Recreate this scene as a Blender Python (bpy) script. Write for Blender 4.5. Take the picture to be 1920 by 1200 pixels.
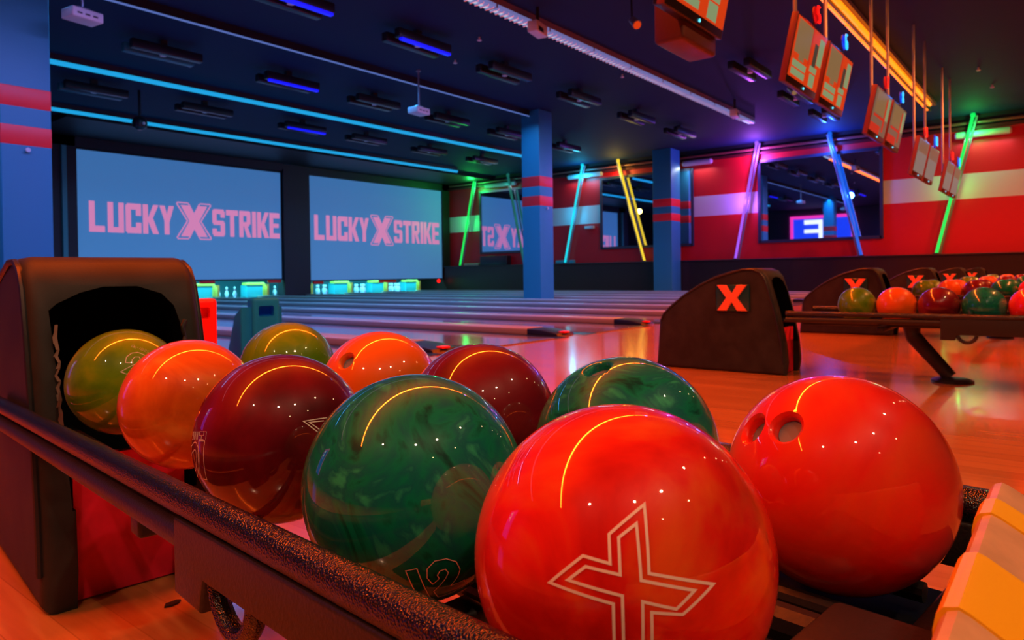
import bpy, bmesh, math, random
from mathutils import Vector, Matrix

random.seed(7)
scene = bpy.context.scene
for o in list(bpy.data.objects):
    bpy.data.objects.remove(o)
C = scene.collection
PI = math.pi

# ------------------------------------------------------------------ camera
yaw, roll, pitch = math.radians(51.3561), math.radians(.7852), math.radians(-.5898)
F = Vector((math.sin(yaw) * math.cos(pitch), math.cos(yaw) * math.cos(pitch), math.sin(pitch)))
R = Vector((math.cos(yaw), -math.sin(yaw), 0))
U = R.cross(F)
R2 = R * math.cos(roll) - U * math.sin(roll)
U2 = U * math.cos(roll) + R * math.sin(roll)
cam_data = bpy.data.cameras.new('camera')
cam = bpy.data.objects.new('camera', cam_data)
C.objects.link(cam)
M = Matrix((R2, U2, -F)).transposed().to_4x4()
M.translation = Vector((0, 0, .665))
cam.matrix_world = M
cam_data.sensor_width = 36
cam_data.lens = 1322.11 / 1920 * 36
cam_data.shift_y = -(600 - 529.614) / 1920
cam_data.clip_start = .02
cam_data.clip_end = 200
cam_data.dof.use_dof = True
cam_data.dof.focus_distance = .75
cam_data.dof.aperture_fstop = 13
scene.camera = cam

# ------------------------------------------------------------------ world, exposure
world = bpy.data.worlds.new('world')
scene.world = world
world.use_nodes = True
world.node_tree.nodes['Background'].inputs[0].default_value = (.02, .03, .08, 1)
world.node_tree.nodes['Background'].inputs[1].default_value = .3
scene.view_settings.view_transform = 'Standard'
scene.view_settings.look = 'None'
scene.view_settings.gamma = 1
scene.view_settings.use_curve_mapping = False
scene.view_settings.exposure = 0

# ------------------------------------------------------------------ large area lights (inside the long ceiling fixtures)
CEIL = 4.95

def area(name, loc, sx, sy, col, power, rot=(0, 0, 0), spread=PI):
    l = bpy.data.lights.new(name, 'AREA')
    l.shape = 'RECTANGLE'
    l.size, l.size_y, l.color, l.energy, l.spread = sx, sy, col, power, spread
    o = bpy.data.objects.new(name, l)
    C.objects.link(o)
    o.location = loc
    o.rotation_euler = rot
    return o

def spot(name, loc, target, col, power, size=80, radius=.05, blend=.6):
    l = bpy.data.lights.new(name, 'SPOT')
    l.color, l.energy, l.shadow_soft_size = col, power, radius
    l.spot_size, l.spot_blend = math.radians(size), blend
    o = bpy.data.objects.new(name, l)
    C.objects.link(o)
    o.location = loc
    o.rotation_euler = (Vector(target) - Vector(loc)).to_track_quat('-Z', 'Y').to_euler()
    return o

# orange fixture over the approach, bluish white fixture past the foul line, cyan tubes over the lanes
area('orange_fixture_light', (8.5, 2.89, 4.70), 25, .10, (1, .095, .006), 1050, spread=2.2)
area('violet_fixture_light', (8.5, 7.04, 4.72), 24, .06, (.24, .28, 1), 620, (math.radians(30), 0, 0), spread=2.2)
area('blue_wire_light', (7, 11.06, 4.76), 14.5, .04, (.04, .36, 1), 330, spread=2.5)
area('cyan_tube_light', (12.5, 15.0, 4.72), 16, .06, (.03, .45, 1), 330, spread=2.5)
area('cyan_tube_light', (12.5, 19.1, 4.72), 16, .06, (.03, .45, 1), 200, spread=2.5)

# ------------------------------------------------------------------ materials
def new_mat(name):
    m = bpy.data.materials.new(name)
    m.use_nodes = True
    nt = m.node_tree
    return m, nt, nt.nodes['Principled BSDF']

def mat(name, col, rough=.5, metal=0, coat=0, spec=.5, bump=0, bscale=200, vary=0, vscale=8):
    m, nt, p = new_mat(name)
    p.inputs['Base Color'].default_value = (*col, 1)
    p.inputs['Roughness'].default_value = rough
    p.inputs['Metallic'].default_value = metal
    p.inputs['Coat Weight'].default_value = coat
    p.inputs['Coat Roughness'].default_value = .04
    p.inputs['Specular IOR Level'].default_value = spec
    tc = nt.nodes.new('ShaderNodeTexCoord')
    if vary:
        n = nt.nodes.new('ShaderNodeTexNoise')
        n.inputs['Scale'].default_value = vscale
        n.inputs['Detail'].default_value = 5
        r = nt.nodes.new('ShaderNodeValToRGB')
        r.color_ramp.elements[0].position, r.color_ramp.elements[1].position = .35, .65
        r.color_ramp.elements[0].color = (*[c * (1 - vary) for c in col], 1)
        r.color_ramp.elements[1].color = (*[min(1, c * (1 + vary)) for c in col], 1)
        nt.links.new(tc.outputs['Object'], n.inputs['Vector'])
        nt.links.new(n.outputs['Fac'], r.inputs['Fac'])
        nt.links.new(r.outputs['Color'], p.inputs['Base Color'])
    if bump:
        n = nt.nodes.new('ShaderNodeTexNoise')
        n.inputs['Scale'].default_value = bscale
        n.inputs['Detail'].default_value = 2
        b = nt.nodes.new('ShaderNodeBump')
        b.inputs['Strength'].default_value = bump
        b.inputs['Distance'].default_value = .002
        nt.links.new(tc.outputs['Object'], n.inputs['Vector'])
        nt.links.new(n.outputs['Fac'], b.inputs['Height'])
        nt.links.new(b.outputs['Normal'], p.inputs['Normal'])
    return m

def glow(name, col, strength, base=(.02, .02, .02), rough=.4):
    m, nt, p = new_mat(name)
    p.inputs['Base Color'].default_value = (*base, 1)
    p.inputs['Roughness'].default_value = rough
    p.inputs['Emission Color'].default_value = (*col, 1)
    p.inputs['Emission Strength'].default_value = strength
    return m

def wood(name, c0, c1, plank=.08, length=1.6, rough=.16, coat=.5, axis='Y', grain=1):
    m, nt, p = new_mat(name)
    N, L = nt.nodes, nt.links
    tc = N.new('ShaderNodeTexCoord')
    mp = N.new('ShaderNodeMapping')
    mp.inputs['Rotation'].default_value = (0, 0, 0 if axis == 'X' else PI / 2)
    L.new(tc.outputs['Object'], mp.inputs['Vector'])
    br = N.new('ShaderNodeTexBrick')
    br.inputs['Scale'].default_value = 1
    br.inputs['Brick Width'].default_value = length
    br.inputs['Row Height'].default_value = plank
    br.inputs['Mortar Size'].default_value = .0012
    br.inputs['Color1'].default_value = (.25, .25, .25, 1)
    br.inputs['Color2'].default_value = (.85, .85, .85, 1)
    br.inputs['Mortar'].default_value = (0, 0, 0, 1)
    L.new(mp.outputs['Vector'], br.inputs['Vector'])
    m2 = N.new('ShaderNodeMapping')
    m2.inputs['Scale'].default_value = (1.2, 22, 22)
    L.new(mp.outputs['Vector'], m2.inputs['Vector'])
    n = N.new('ShaderNodeTexNoise')
    n.inputs['Scale'].default_value = 2.2
    n.inputs['Detail'].default_value = 6
    n.inputs['Distortion'].default_value = .6
    L.new(m2.outputs['Vector'], n.inputs['Vector'])
    mx = N.new('ShaderNodeMix')
    mx.data_type = 'FLOAT'
    mx.inputs[0].default_value = .45 * grain
    L.new(br.outputs['Color'], mx.inputs[2])
    L.new(n.outputs['Fac'], mx.inputs[3])
    r = N.new('ShaderNodeValToRGB')
    r.color_ramp.elements[0].position, r.color_ramp.elements[1].position = .05, .8
    r.color_ramp.elements[0].color = (*c0, 1)
    r.color_ramp.elements[1].color = (*c1, 1)
    L.new(mx.outputs[0], r.inputs['Fac'])
    L.new(r.outputs['Color'], p.inputs['Base Color'])
    p.inputs['Roughness'].default_value = rough
    p.inputs['Coat Weight'].default_value = coat
    p.inputs['Coat Roughness'].default_value = .08
    return m

def swirl(name, cols, rough=.12, scale=9, coat=1.0, dist=2.5):
    m, nt, p = new_mat(name)
    N, L = nt.nodes, nt.links
    tc = N.new('ShaderNodeTexCoord')
    oi = N.new('ShaderNodeObjectInfo')
    add = N.new('ShaderNodeVectorMath')
    L.new(tc.outputs['Object'], add.inputs[0])
    L.new(oi.outputs['Random'], add.inputs[1])
    n = N.new('ShaderNodeTexNoise')
    n.inputs['Scale'].default_value = scale
    n.inputs['Detail'].default_value = 4
    n.inputs['Distortion'].default_value = dist
    L.new(add.outputs[0], n.inputs['Vector'])
    r = N.new('ShaderNodeValToRGB')
    e = r.color_ramp.elements
    k = len(cols)
    for i, c in enumerate(cols):
        pos = .3 + .4 * i / (k - 1)
        el = e[i] if i < 2 else e.new(pos)
        el.position = pos
        el.color = (*c, 1)
    L.new(n.outputs['Fac'], r.inputs['Fac'])
    L.new(r.outputs['Color'], p.inputs['Base Color'])
    p.inputs['Roughness'].default_value = .38
    p.inputs['Specular IOR Level'].default_value = .15
    p.inputs['Coat Weight'].default_value = coat
    p.inputs['Coat Roughness'].default_value = .025
    p.inputs['Coat IOR'].default_value = 1.55
    return m

def speckle(name, base, spark):
    m, nt, p = new_mat(name)
    N, L = nt.nodes, nt.links
    tc = N.new('ShaderNodeTexCoord')
    v = N.new('ShaderNodeTexVoronoi')
    v.inputs['Scale'].default_value = 520
    L.new(tc.outputs['Object'], v.inputs['Vector'])
    b = N.new('ShaderNodeBump')
    b.inputs['Strength'].default_value = .6
    b.inputs['Distance'].default_value = .0014
    L.new(v.outputs['Distance'], b.inputs['Height'])
    L.new(b.outputs['Normal'], p.inputs['Normal'])
    p.inputs['Base Color'].default_value = (*base, 1)
    p.inputs['Roughness'].default_value = .2
    p.inputs['Specular IOR Level'].default_value = .8
    return m

MT = dict(
    ceiling=mat('ceiling_paint', (.009, .021, .058), .75, spec=.2, bump=.2, bscale=8),
    black=mat('black_panel', (.008, .009, .012), .5),
    darkgrey=mat('dark_grey_metal', (.03, .035, .04), .45),
    red=mat('red_wall_paint', (.62, .004, .010), .5),
    white=mat('white_wall_paint', (.62, .64, .66), .5),
    pillar=mat('slate_blue_pillar_paint', (.028, .25, .36), .45),
    pillar_red=mat('red_pillar_band', (.9, .025, .03), .4),
    floor=wood('approach_maple', (.36, .12, .03), (.68, .26, .07), .085, 1.9, .17, .5),
    lane=wood('lane_maple', (.20, .17, .28), (.34, .28, .40), .027, 6, .12, .7),
    wains=wood('dark_wood_wainscot', (.008, .004, .003), (.035, .018, .012), .18, 3.5, .4, .0, axis='Y'),
    gutter=mat('black_gutter', (.012, .012, .016), .3),
    cap=mat('lane_divider_cap', (.42, .34, .30), .3),
    hood=mat('black_moulded_plastic', (.024, .022, .021), .55, spec=.3, bump=.15, bscale=300, vary=.3, vscale=9),
    inner=mat('black_chute', (.003, .003, .004), .8, spec=.08),
    kick=mat('red_kick_panel', (.85, .010, .045), .45, vary=.12, vscale=12),
    rail=speckle('black_speckled_rail', (.006, .006, .010), 1),
    apron=mat('brown_black_casting', (.026, .019, .016), .45, bump=.3, bscale=250),
    rubber=mat('black_rubber', (.014, .013, .016), .42, bump=.2, bscale=120),
    worn=mat('worn_plastic_edge', (.30, .20, .17), .7),
    boardw=mat('worn_board', (.62, .42, .22), .5, vary=.18, vscale=20, bump=.5, bscale=60),
    tape=mat('yellow_tape', (.95, .58, .01), .4),
    line=mat('engraved_outline', (1, .78, .66), .6),
    hole=mat('finger_hole', (.16, .17, .20), .5),
    metal=mat('brushed_metal', (.35, .37, .42), .35, metal=.8),
    whitep=mat('white_plastic', (.55, .60, .62), .4),
    bezel=mat('black_bezel', (.012, .012, .016), .3),
    pin=mat('white_pin', (.75, .78, .80), .25, coat=.6),
    pinred=mat('pin_red_stripe', (.6, .02, .02), .3),
    teal=mat('teal_panel', (.03, .42, .45), .4),
    yellow=mat('yellow_panel', (.75, .65, .08), .4),
    orangep=mat('orange_panel', (.55, .18, .03), .4),
    redp=mat('red_plastic', (1, .008, .004), .35),
    bluep=mat('blue_plastic', (.0, .28, 1), .7, spec=.15),
    ol=swirl('olive_ball', [(.07, .20, .002), (.14, .30, .003), (.28, .36, .005)], scale=5),
    org=swirl('orange_ball', [(.70, .09, .004), (.88, .15, .008), (.95, .26, .03)], scale=7),
    orp=swirl('plain_orange_ball', [(.85, .13, .006), (.92, .16, .008)], scale=3),
    mar=swirl('maroon_ball', [(.10, .002, .006), (.18, .004, .010), (.26, .008, .014)], scale=5),
    grn=swirl('green_ball', [(.002, .06, .04), (.003, .24, .12), (.006, .15, .13), (.03, .42, .20)], scale=11, dist=3.5),
    redb=swirl('red_ball', [(.62, .006, .003), (.85, .016, .006), (.92, .10, .012)], scale=6, dist=3),
    redr=swirl('plain_red_ball', [(.72, .010, .004), (.85, .022, .008), (.85, .06, .012)], scale=4),
    # emitters
    e_orange=glow('orange_tube_glow', (1, .17, .003), 2.4),
    e_louvre=glow('orange_louvre_glow', (1, .12, .003), 4.5),
    e_violet=glow('violet_strip_glow', (.24, .24, .62), .6),
    e_white=glow('white_strip_glow', (.42, .62, .85), .8),
    e_cyan=glow('cyan_tube_glow', (.01, .36, .75), 1.0),
    e_wire=glow('blue_wire_glow', (.10, .18, .55), .8),
    e_uv=glow('ultraviolet_glow', (.003, .006, 1), 1.1),
    e_green=glow('green_neon', (.0, .85, .10), 1.05),
    e_teal=glow('teal_neon', (.01, .16, .13), .7),
    e_cyan2=glow('cyan_neon', (.0, .68, .85), 1.05),
    e_yellow=glow('yellow_neon', (1, .68, .02), 1.05),
    e_purple=glow('purple_neon', (.36, .10, .95), 1.1),
    e_blue=glow('blue_neon', (.0, .11, .75), 1.0),
    e_red=glow('red_neon', (1, .005, .003), 2.2),
    e_numblue=glow('blue_number_neon', (.0, .45, 1), 1.6),
    e_text=glow('pink_lettering_glow', (.60, .20, .42), 1.0),
    e_screen=glow('screen_glow', (.032, .14, .37), .9, base=(.18, .22, .24), rough=.7),
    e_pit=glow('pin_light', (.1, .85, 1), 5),
    e_warm=glow('warm_lamp_glow', (1, .62, .28), 60),
    e_sign=glow('white_sign_glow', (.85, .92, 1), 1.5),
    e_signblue=glow('blue_sign_glow', (.01, .05, .8), 1.2),
    e_mag=glow('magenta_glow', (.8, .03, .35), 1.5),
    d_or=glow('display_orange', (.75, .045, .004), .8),
    d_red=glow('display_red', (.7, .03, .01), .7),
    d_tan=glow('display_tan', (.34, .20, .08), .6),
    d_grn=glow('display_green', (.30, .42, .20), .65),
    d_dk=glow('display_dark', (.05, .06, .04), .6),
    d_dim=glow('display_dim', (.26, .15, .09), .6),
    d_grey=glow('display_grey', (.26, .24, .21), .6),
    d_dot=glow('status_light', (.1, .7, .9), 2),
)
MT['channel_fin'] = mat('lilac_fin', (.30, .28, .45), .4)
mirror_m, _nt, _p = new_mat('mirror_glass')
_p.inputs['Base Color'].default_value = (.72, .76, .95, 1)
_p.inputs['Metallic'].default_value = 1
_p.inputs['Roughness'].default_value = .02
MT['mirror'] = mirror_m

# ------------------------------------------------------------------ mesh helpers
class MB:
    def __init__(s):
        s.bm = bmesh.new()
        s.mats = []
        s.mi = 0
    def use(s, m):
        if m not in s.mats: s.mats.append(m)
        s.mi = s.mats.index(m)
        return s
    def _tag(s, faces):
        for f in faces: f.material_index = s.mi
    def box(s, x0, x1, y0, y1, z0, z1, bev=0):
        v = [s.bm.verts.new(p) for p in ((x0,y0,z0),(x1,y0,z0),(x1,y1,z0),(x0,y1,z0),(x0,y0,z1),(x1,y0,z1),(x1,y1,z1),(x0,y1,z1))]
        fs = [s.bm.faces.new([v[i] for i in q]) for q in ((3,2,1,0),(4,5,6,7),(0,1,5,4),(1,2,6,5),(2,3,7,6),(3,0,4,7))]
        s._tag(fs)
        if bev:
            es = list({e for f in fs for e in f.edges})
            r = bmesh.ops.bevel(s.bm, geom=es, offset=bev, segments=3, affect='EDGES', profile=.5)
            s._tag(r['faces'])
        return s
    def prism(s, poly, axis, a, b, bev=0, seg=3):
        """poly 2D, extruded along axis ('X': poly=(y,z); 'Y': (x,z); 'Z': (x,y)) from a to b"""
        def P(p, t):
            return {'X': (t, p[0], p[1]), 'Y': (p[0], t, p[1]), 'Z': (p[0], p[1], t)}[axis]
        va = [s.bm.verts.new(P(p, a)) for p in poly]
        vb = [s.bm.verts.new(P(p, b)) for p in poly]
        n = len(poly)
        fs = [s.bm.faces.new(va), s.bm.faces.new(vb[::-1])]
        caps = list(fs)
        for i in range(n):
            fs.append(s.bm.faces.new([va[i], vb[i], vb[(i+1) % n], va[(i+1) % n]]))
        s._tag(fs)
        bmesh.ops.recalc_face_normals(s.bm, faces=fs)
        if bev:
            es = list({e for f in caps for e in f.edges})
            r = bmesh.ops.bevel(s.bm, geom=es, offset=bev, segments=seg, affect='EDGES', profile=.5)
            s._tag(r['faces'])
        return s
    def tube(s, pts, r, seg=12, cap=True):
        pts = [Vector(p) for p in pts]
        rings = []
        n = len(pts)
        prev = None
        for i, p in enumerate(pts):
            d = (pts[min(i+1, n-1)] - pts[max(i-1, 0)]).normalized()
            if prev is None:
                a = d.cross(Vector((0, 0, 1)))
                if a.length < 1e-3: a = d.cross(Vector((1, 0, 0)))
            else:
                a = prev - d * prev.dot(d)
            a.normalize(); prev = a
            b = d.cross(a)
            rr = r[i] if isinstance(r, (list, tuple)) else r
            rings.append([s.bm.verts.new(p + a * math.cos(2*PI*k/seg) * rr + b * math.sin(2*PI*k/seg) * rr) for k in range(seg)])
        fs = []
        for i in range(n-1):
            for k in range(seg):
                fs.append(s.bm.faces.new([rings[i][k], rings[i][(k+1) % seg], rings[i+1][(k+1) % seg], rings[i+1][k]]))
        if cap:
            fs.append(s.bm.faces.new(rings[0][::-1])); fs.append(s.bm.faces.new(rings[-1]))
        s._tag(fs)
        bmesh.ops.recalc_face_normals(s.bm, faces=fs)
        return s
    def lathe(s, prof, c=(0, 0, 0), seg=24, axis='Z'):
        rings = []
        for (r, z) in prof:
            ring = []
            for k in range(seg):
                a = 2*PI*k/seg
                p = (r*math.cos(a), r*math.sin(a), z)
                if axis == 'Y': p = (p[0], p[2], p[1])
                if axis == 'X': p = (p[2], p[0], p[1])
                ring.append(s.bm.verts.new(Vector(c) + Vector(p)))
            rings.append(ring)
        fs = []
        for i in range(len(rings)-1):
            for k in range(seg):
                fs.append(s.bm.faces.new([rings[i][k], rings[i][(k+1) % seg], rings[i+1][(k+1) % seg], rings[i+1][k]]))
        fs.append(s.bm.faces.new(rings[0][::-1])); fs.append(s.bm.faces.new(rings[-1]))
        s._tag(fs)
        bmesh.ops.recalc_face_normals(s.bm, faces=fs)
        return s
    def quad(s, ps):
        s._tag([s.bm.faces.new([s.bm.verts.new(p) for p in ps])])
        return s
    def build(s, name, m=None, parent=None, smooth=30):
        me = bpy.data.meshes.new(name)
        s.bm.to_mesh(me); s.bm.free()
        for k in (s.mats or [m]): me.materials.append(k)
        if smooth:
            me.polygons.foreach_set('use_smooth', [True] * len(me.polygons))
            me.set_sharp_from_angle(angle=math.radians(smooth))
        o = bpy.data.objects.new(name, me)
        C.objects.link(o)
        if parent: o.parent = parent
        return o

def tag(o, label=None, cat=None, group=None, kind=None):
    if label: o['label'] = label
    if cat: o['category'] = cat
    if group: o['group'] = group
    if kind: o['kind'] = kind
    return o

def empty(name, loc=(0, 0, 0), rz=0, label=None, cat=None, group=None):
    o = bpy.data.objects.new(name, None)
    o.empty_display_size = .1
    C.objects.link(o)
    o.location = loc
    o.rotation_euler = (0, 0, rz)
    return tag(o, label, cat, group)

def struct(name, mb, m=None, smooth=30):
    o = mb.build(name, m, None, smooth)
    o['kind'] = 'structure'
    return o

def copy_tree(o, parent=None):
    c = o.copy(); C.objects.link(c); c.parent = parent
    for ch in list(o.children): copy_tree(ch, c)
    return c

ORD = ['first', 'second', 'third', 'fourth', 'fifth', 'sixth', 'seventh', 'eighth', 'ninth']

# ------------------------------------------------------------------ room shell
XR, YF, XL, YN = 23.4, 24.4, -4.6, -7.0
struct('floor', MB().box(XL, XR, YN, YF, -.1, 0), MT['floor'])
struct('ceiling', MB().box(XL, XR, YN, YF, CEIL, CEIL+.1), MT['ceiling'])
mb = MB()
for z0, z1, k in ((1.1, 2.63, 'red'), (2.63, 3.33, 'white'), (3.33, 4.56, 'red'), (4.56, CEIL, 'black')):
    mb.use(MT[k]).box(XR, XR+.1, YN, YF, z0, z1)
struct('wall_right', mb)
struct('wall_far', MB().box(XL, XR, YF, YF+.1, 0, CEIL), MT['black'])
struct('wall_left', MB().box(XL-.1, XL, YN, YF, 0, CEIL), mat('left_wall_paint', (.02, .01, .05), .6))
struct('wall_near', MB().box(XL, XR, YN-.1, YN, 0, CEIL), mat('near_wall_paint', (.05, .012, .02), .6))
# dark boarded half wall and its ledge along the right side
mb = MB()
mb.box(23.02, XR, YN, 23.9, 0, 1.06)
struct('trim_1', mb, MT['wains'])
struct('trim_2', MB().box(22.96, XR, YN, 23.9, 1.06, 1.10, .008), mat('dark_ledge', (.03, .022, .025), .35))
# dark beam between ceiling and red wall
struct('trim_3', MB().box(23.28, XR, YN, YF, 4.54, 4.62), mat('dark_red_top_rail', (.10, .01, .012), .4))
# masking frame round the screens
struct('trim_4', MB().box(7.2, XR, 22.3, 22.7, 4.52, CEIL), MT['black'])
struct('trim_5', MB().box(6.9, XR, 19.75, 22.3, 4.80, CEIL), MT['black'])
mb = MB(); mb.box(6.9, 8.0, 22.3, 22.7, 0, CEIL)
struct('trim_6', mb, MT['black'])
struct('trim_7', MB().box(14.74, 15.84, 22.25, 22.7, 0.0, 4.6), MT['black'])
struct('trim_8', MB().box(22.95, XR, 22.3, 22.7, 1.1, CEIL), MT['black'])
struct('trim_9', MB().box(7.62, 7.74, 22.2, 22.3, 0, 4.5), mat('teal_trim_strip', (.04, .25, .25), .4))
struct('wall_pit', MB().box(8.0, 22.1, 24.0, 24.1, 0, 4.6), mat('pit_backdrop', (.01, .10, .12), .5))

# ------------------------------------------------------------------ pillars
def pillar(x, y, s, label, sensor=False):
    t = empty('pillar', (x + s/2, y + s/2, 0), 0, label, 'pillar')
    h = s / 2
    MB().box(-h, h, -h, h, 0, CEIL, .012).build('shaft', MT['pillar'], t)
    for z0, z1 in ((2.96, 3.23), (2.46, 2.72)):
        MB().box(-h-.004, h+.004, -h-.004, h+.004, z0, z1, .01).build('band', MT['pillar_red'], t)
    if sensor:
        MB().lathe([(.03, 0), (.03, .02), (.012, .05)], (0, -h-.05, 2.40), 12, 'Y').build('sensor', MT['whitep'], t)
    return t
pillar(3.01, 10.8, .58, 'slate blue square pillar with two red bands at the left edge of the picture', True)
pillar(14.71, 10.8, .58, 'slate blue square pillar with two red bands standing in the middle of the lanes', True)
pillar(22.3, 10.8, .70, 'slate blue square pillar with two red bands against the red wall')

# ------------------------------------------------------------------ projection screens with lettering
GL = {
 'L': [(0,0,.2,1),(0,0,.56,.2)], 'U': [(0,0,.2,1),(.4,0,.6,1),(.1,0,.5,.18)],
 'C': [(0,.05,.2,.95),(.05,.8,.6,1),(.05,0,.6,.2),(.4,.6,.6,.95),(.4,.05,.6,.36)],
 'K': [(0,0,.2,1), 'K'], 'Y': ['Y', (.2,0,.4,.5)],
 'S': [(.0,.48,.2,.95),(.05,.83,.55,1),(.4,.70,.6,.93),(.05,.42,.55,.58),(.4,.05,.6,.52),(.05,0,.55,.17),(0,.07,.2,.28)],
 'T': [(0,.8,.6,1),(.2,0,.4,1)], 'R': [(0,0,.2,1),(.1,.82,.55,1),(.38,.5,.58,.96),(.1,.42,.5,.58),'R'],
 'I': [(0,0,.2,1)], 'E': [(0,0,.2,1),(0,.8,.55,1),(0,.42,.5,.58),(0,0,.55,.19)],
}
def letter(mb, ch, x, z, w, h, y):
    cw = w / .6
    def q(ps, dy=0): mb.prism([(x + a*cw, z + b*h) for a, b in ps], 'Y', y-dy, y)
    k = 0
    for g in GL[ch]:
        k += 1; e = .012 + k * .0008
        if g == 'K':
            q([(.15,.42),(.42,1),(.63,1),(.33,.42)], e); q([(.15,.55),(.36,.62),(.63,0),(.40,0)], e+.001)
        elif g == 'Y':
            q([(0,1),(.21,1),(.38,.42),(.22,.42)], e); q([(.39,1),(.6,1),(.4,.42),(.22,.42)], e+.001)
        elif g == 'R':
            q([(.2,.5),(.38,.5),(.6,0),(.4,0)], e)
        else:
            q([(g[0],g[1]),(g[2],g[1]),(g[2],g[3]),(g[0],g[3])], e)

XPOLY = [(0,1),(.32,1),(.5,.66),(.68,1),(1,1),(.68,.5),(1,0),(.68,0),(.5,.34),(.32,0),(0,0),(.32,.5)]
def screen(x0, x1, z0, z1, tx0, tx1, tz, th, label):
    t = empty('projection_screen', ((x0+x1)/2, 22.4, z0), 0, label, 'screen')
    ox, oz = -(x0+x1)/2, -z0
    MB().box(x0+ox, x1+ox, -.02, .0, 0, z1-z0).build('screen_panel', MT['e_screen'], t)
    fr = MB()
    for a in ((x0-.05, x0, z0-.05, z1+.05), (x1, x1+.05, z0-.05, z1+.05), (x0, x1, z0-.05, z0), (x0, x1, z1, z1+.05)):
        fr.box(a[0]+ox, a[1]+ox, -.05, .03, a[2]+oz, a[3]+oz)
    fr.build('frame', MT['black'], t)
    W = tx1 - tx0
    def tx(f): return tx0 + ox + W * f
    y = -.02
    for word, fa, fb in (('LUCKY', 0, .392), ('STRIKE', .595, 1.0)):
        ws = [.33 if c == 'I' else 1 for c in word]
        gap = .12
        tot = sum(ws) + gap * (len(word)-1)
        u = (fb - fa) * W / tot
        x = tx(fa)
        lt = MB()
        for c, w_ in zip(word, ws):
            letter(lt, c, x, tz+oz, u * w_ if c != 'I' else u*1.0, th, y)
            x += u * (w_ + gap)
        lt.build('lettering', MT['e_text'], t, smooth=0)
    xa, xb = tx(.408), tx(.585)
    xm = MB()
    zc0, zc1 = tz+oz-.10, tz+oz+th+.12
    inner = [(xa + .12 + (xb-xa-.24)*p[0], zc0 + .06 + (zc1-zc0-.12)*p[1]) for p in XPOLY]
    outer = [(xa + (xb-xa)*p[0], zc0 + (zc1-zc0)*p[1]) for p in XPOLY]
    xm.prism(inner, 'Y', y-.02, y)
    n = len(outer)
    for i in range(n):
        a, b = outer[i], outer[(i+1) % n]
        dx, dz = b[0]-a[0], b[1]-a[1]; L_ = math.hypot(dx, dz); nx, nz = dz/L_*.035, -dx/L_*.035
        xm.prism([(a[0], a[1]), (b[0], b[1]), (b[0]-nx, b[1]-nz), (a[0]-nx, a[1]-nz)], 'Y', y-.011-.0007*i, y)
    xm.build('emblem', MT['e_text'], t, smooth=0)
    return t
screen(8.05, 14.69, .66, 4.46, 8.36, 14.66, 2.10, .90, 'wide projection screen on the left with pink LUCKY X STRIKE lettering')
screen(15.89, 22.94, .58, 4.50, 16.12, 22.80, 2.10, .95, 'wide projection screen on the right, tinted green by the nearby tube')

# ------------------------------------------------------------------ lanes, gutters, dividers
DIV = [6.35 + 1.88 * k for k in range(-3, 9)]
LANES = [a + .94 for a in DIV[:-1]]
FOUL = 4.2
for i, x in enumerate(LANES):
    if x < 2.2: continue
    t = empty('bowling_lane', (x, FOUL, 0), 0, 'glossy bowling lane, %s counted from the left pillar towards the red wall' % ORD[i-1] if i < 10 else 'glossy bowling lane running right beside the red wall', 'lane', 'bowling lanes')
    w = MB().box(-.53, .53, 0, 23.6-FOUL, .002, .012)
    w.build('lane_surface', MT['lane'], t)
    for s in (-1, 1):
        g = MB()
        a0, a1 = sorted((s*.53, s*.78))
        g.box(a0, a1, 0, 23.6-FOUL, .001, .005)
        g.build('gutter', MT['gutter'], t)
for i, x in enumerate(DIV):
    if x < 2: continue
    t = empty('lane_divider', (x, FOUL, 0), 0, 'tan lane divider with black nose, %s' % (
        ['', '', 'its nose behind the near olive balls', 'its nose just above the back maroon ball', 'its nose above the gap right of the maroon ball', 'its nose just left of the large right ball return',
         'fifth from the red wall', 'fourth from the red wall', 'third from the red wall', 'second from the red wall', 'nearest the red wall', 'against the half wall'][i]), 'lane divider', 'lane divider caps')
    MB().box(-.155, .155, .55, 22.4-FOUL, .0, .075, .012).build('cap', MT['cap'], t)
    MB().prism([(.12, .0), (.55, .0), (.55, .070), (.35, .062), (.15, .03)], 'X', -.16, .16, .01).build('nose', MT['rubber'], t)
    MB().box(-.05, .05, .12, .20, .030, .048, .006).build('reflector', MT['redp'], t)

# pin decks: kickbacks, pins, light
PIN = [(.0065+.022,0),(.0287,.003),(.040,.05),(.0545,.09),(.0605,.115),(.056,.16),(.045,.20),(.030,.24),(.0235,.26),(.0235,.28),(.029,.31),(.032,.335),(.030,.355),(.020,.372),(.006,.381)]
def pin_tree():
    t = bpy.data.objects.new('bowling_pin', None)
    C.objects.link(t)
    MB().lathe(PIN, seg=16).build('pin_body', MT['pin'], t)
    MB().lathe([(.0262,.248),(.0248,.256),(.0248,.266),(.0262,.292)], seg=16).build('neck_stripe', MT['pinred'], t)
    return t
proto = None
for k, x in enumerate([l for l in LANES if 10.5 < l < 22]):
    where = ORD[k] + ' lit pin deck from the left'
    for r in range(4):
        for c in range(r+1):
            if proto is None: proto = pin_tree(); p = proto
            else: p = copy_tree(proto)
            p.location = (x + (c - r/2) * .305, 22.50 + r * .264, .0125)
            tag(p, 'white bowling pin lit cyan, standing in the ' + where, 'bowling pin', 'pins in the ' + where)
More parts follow.
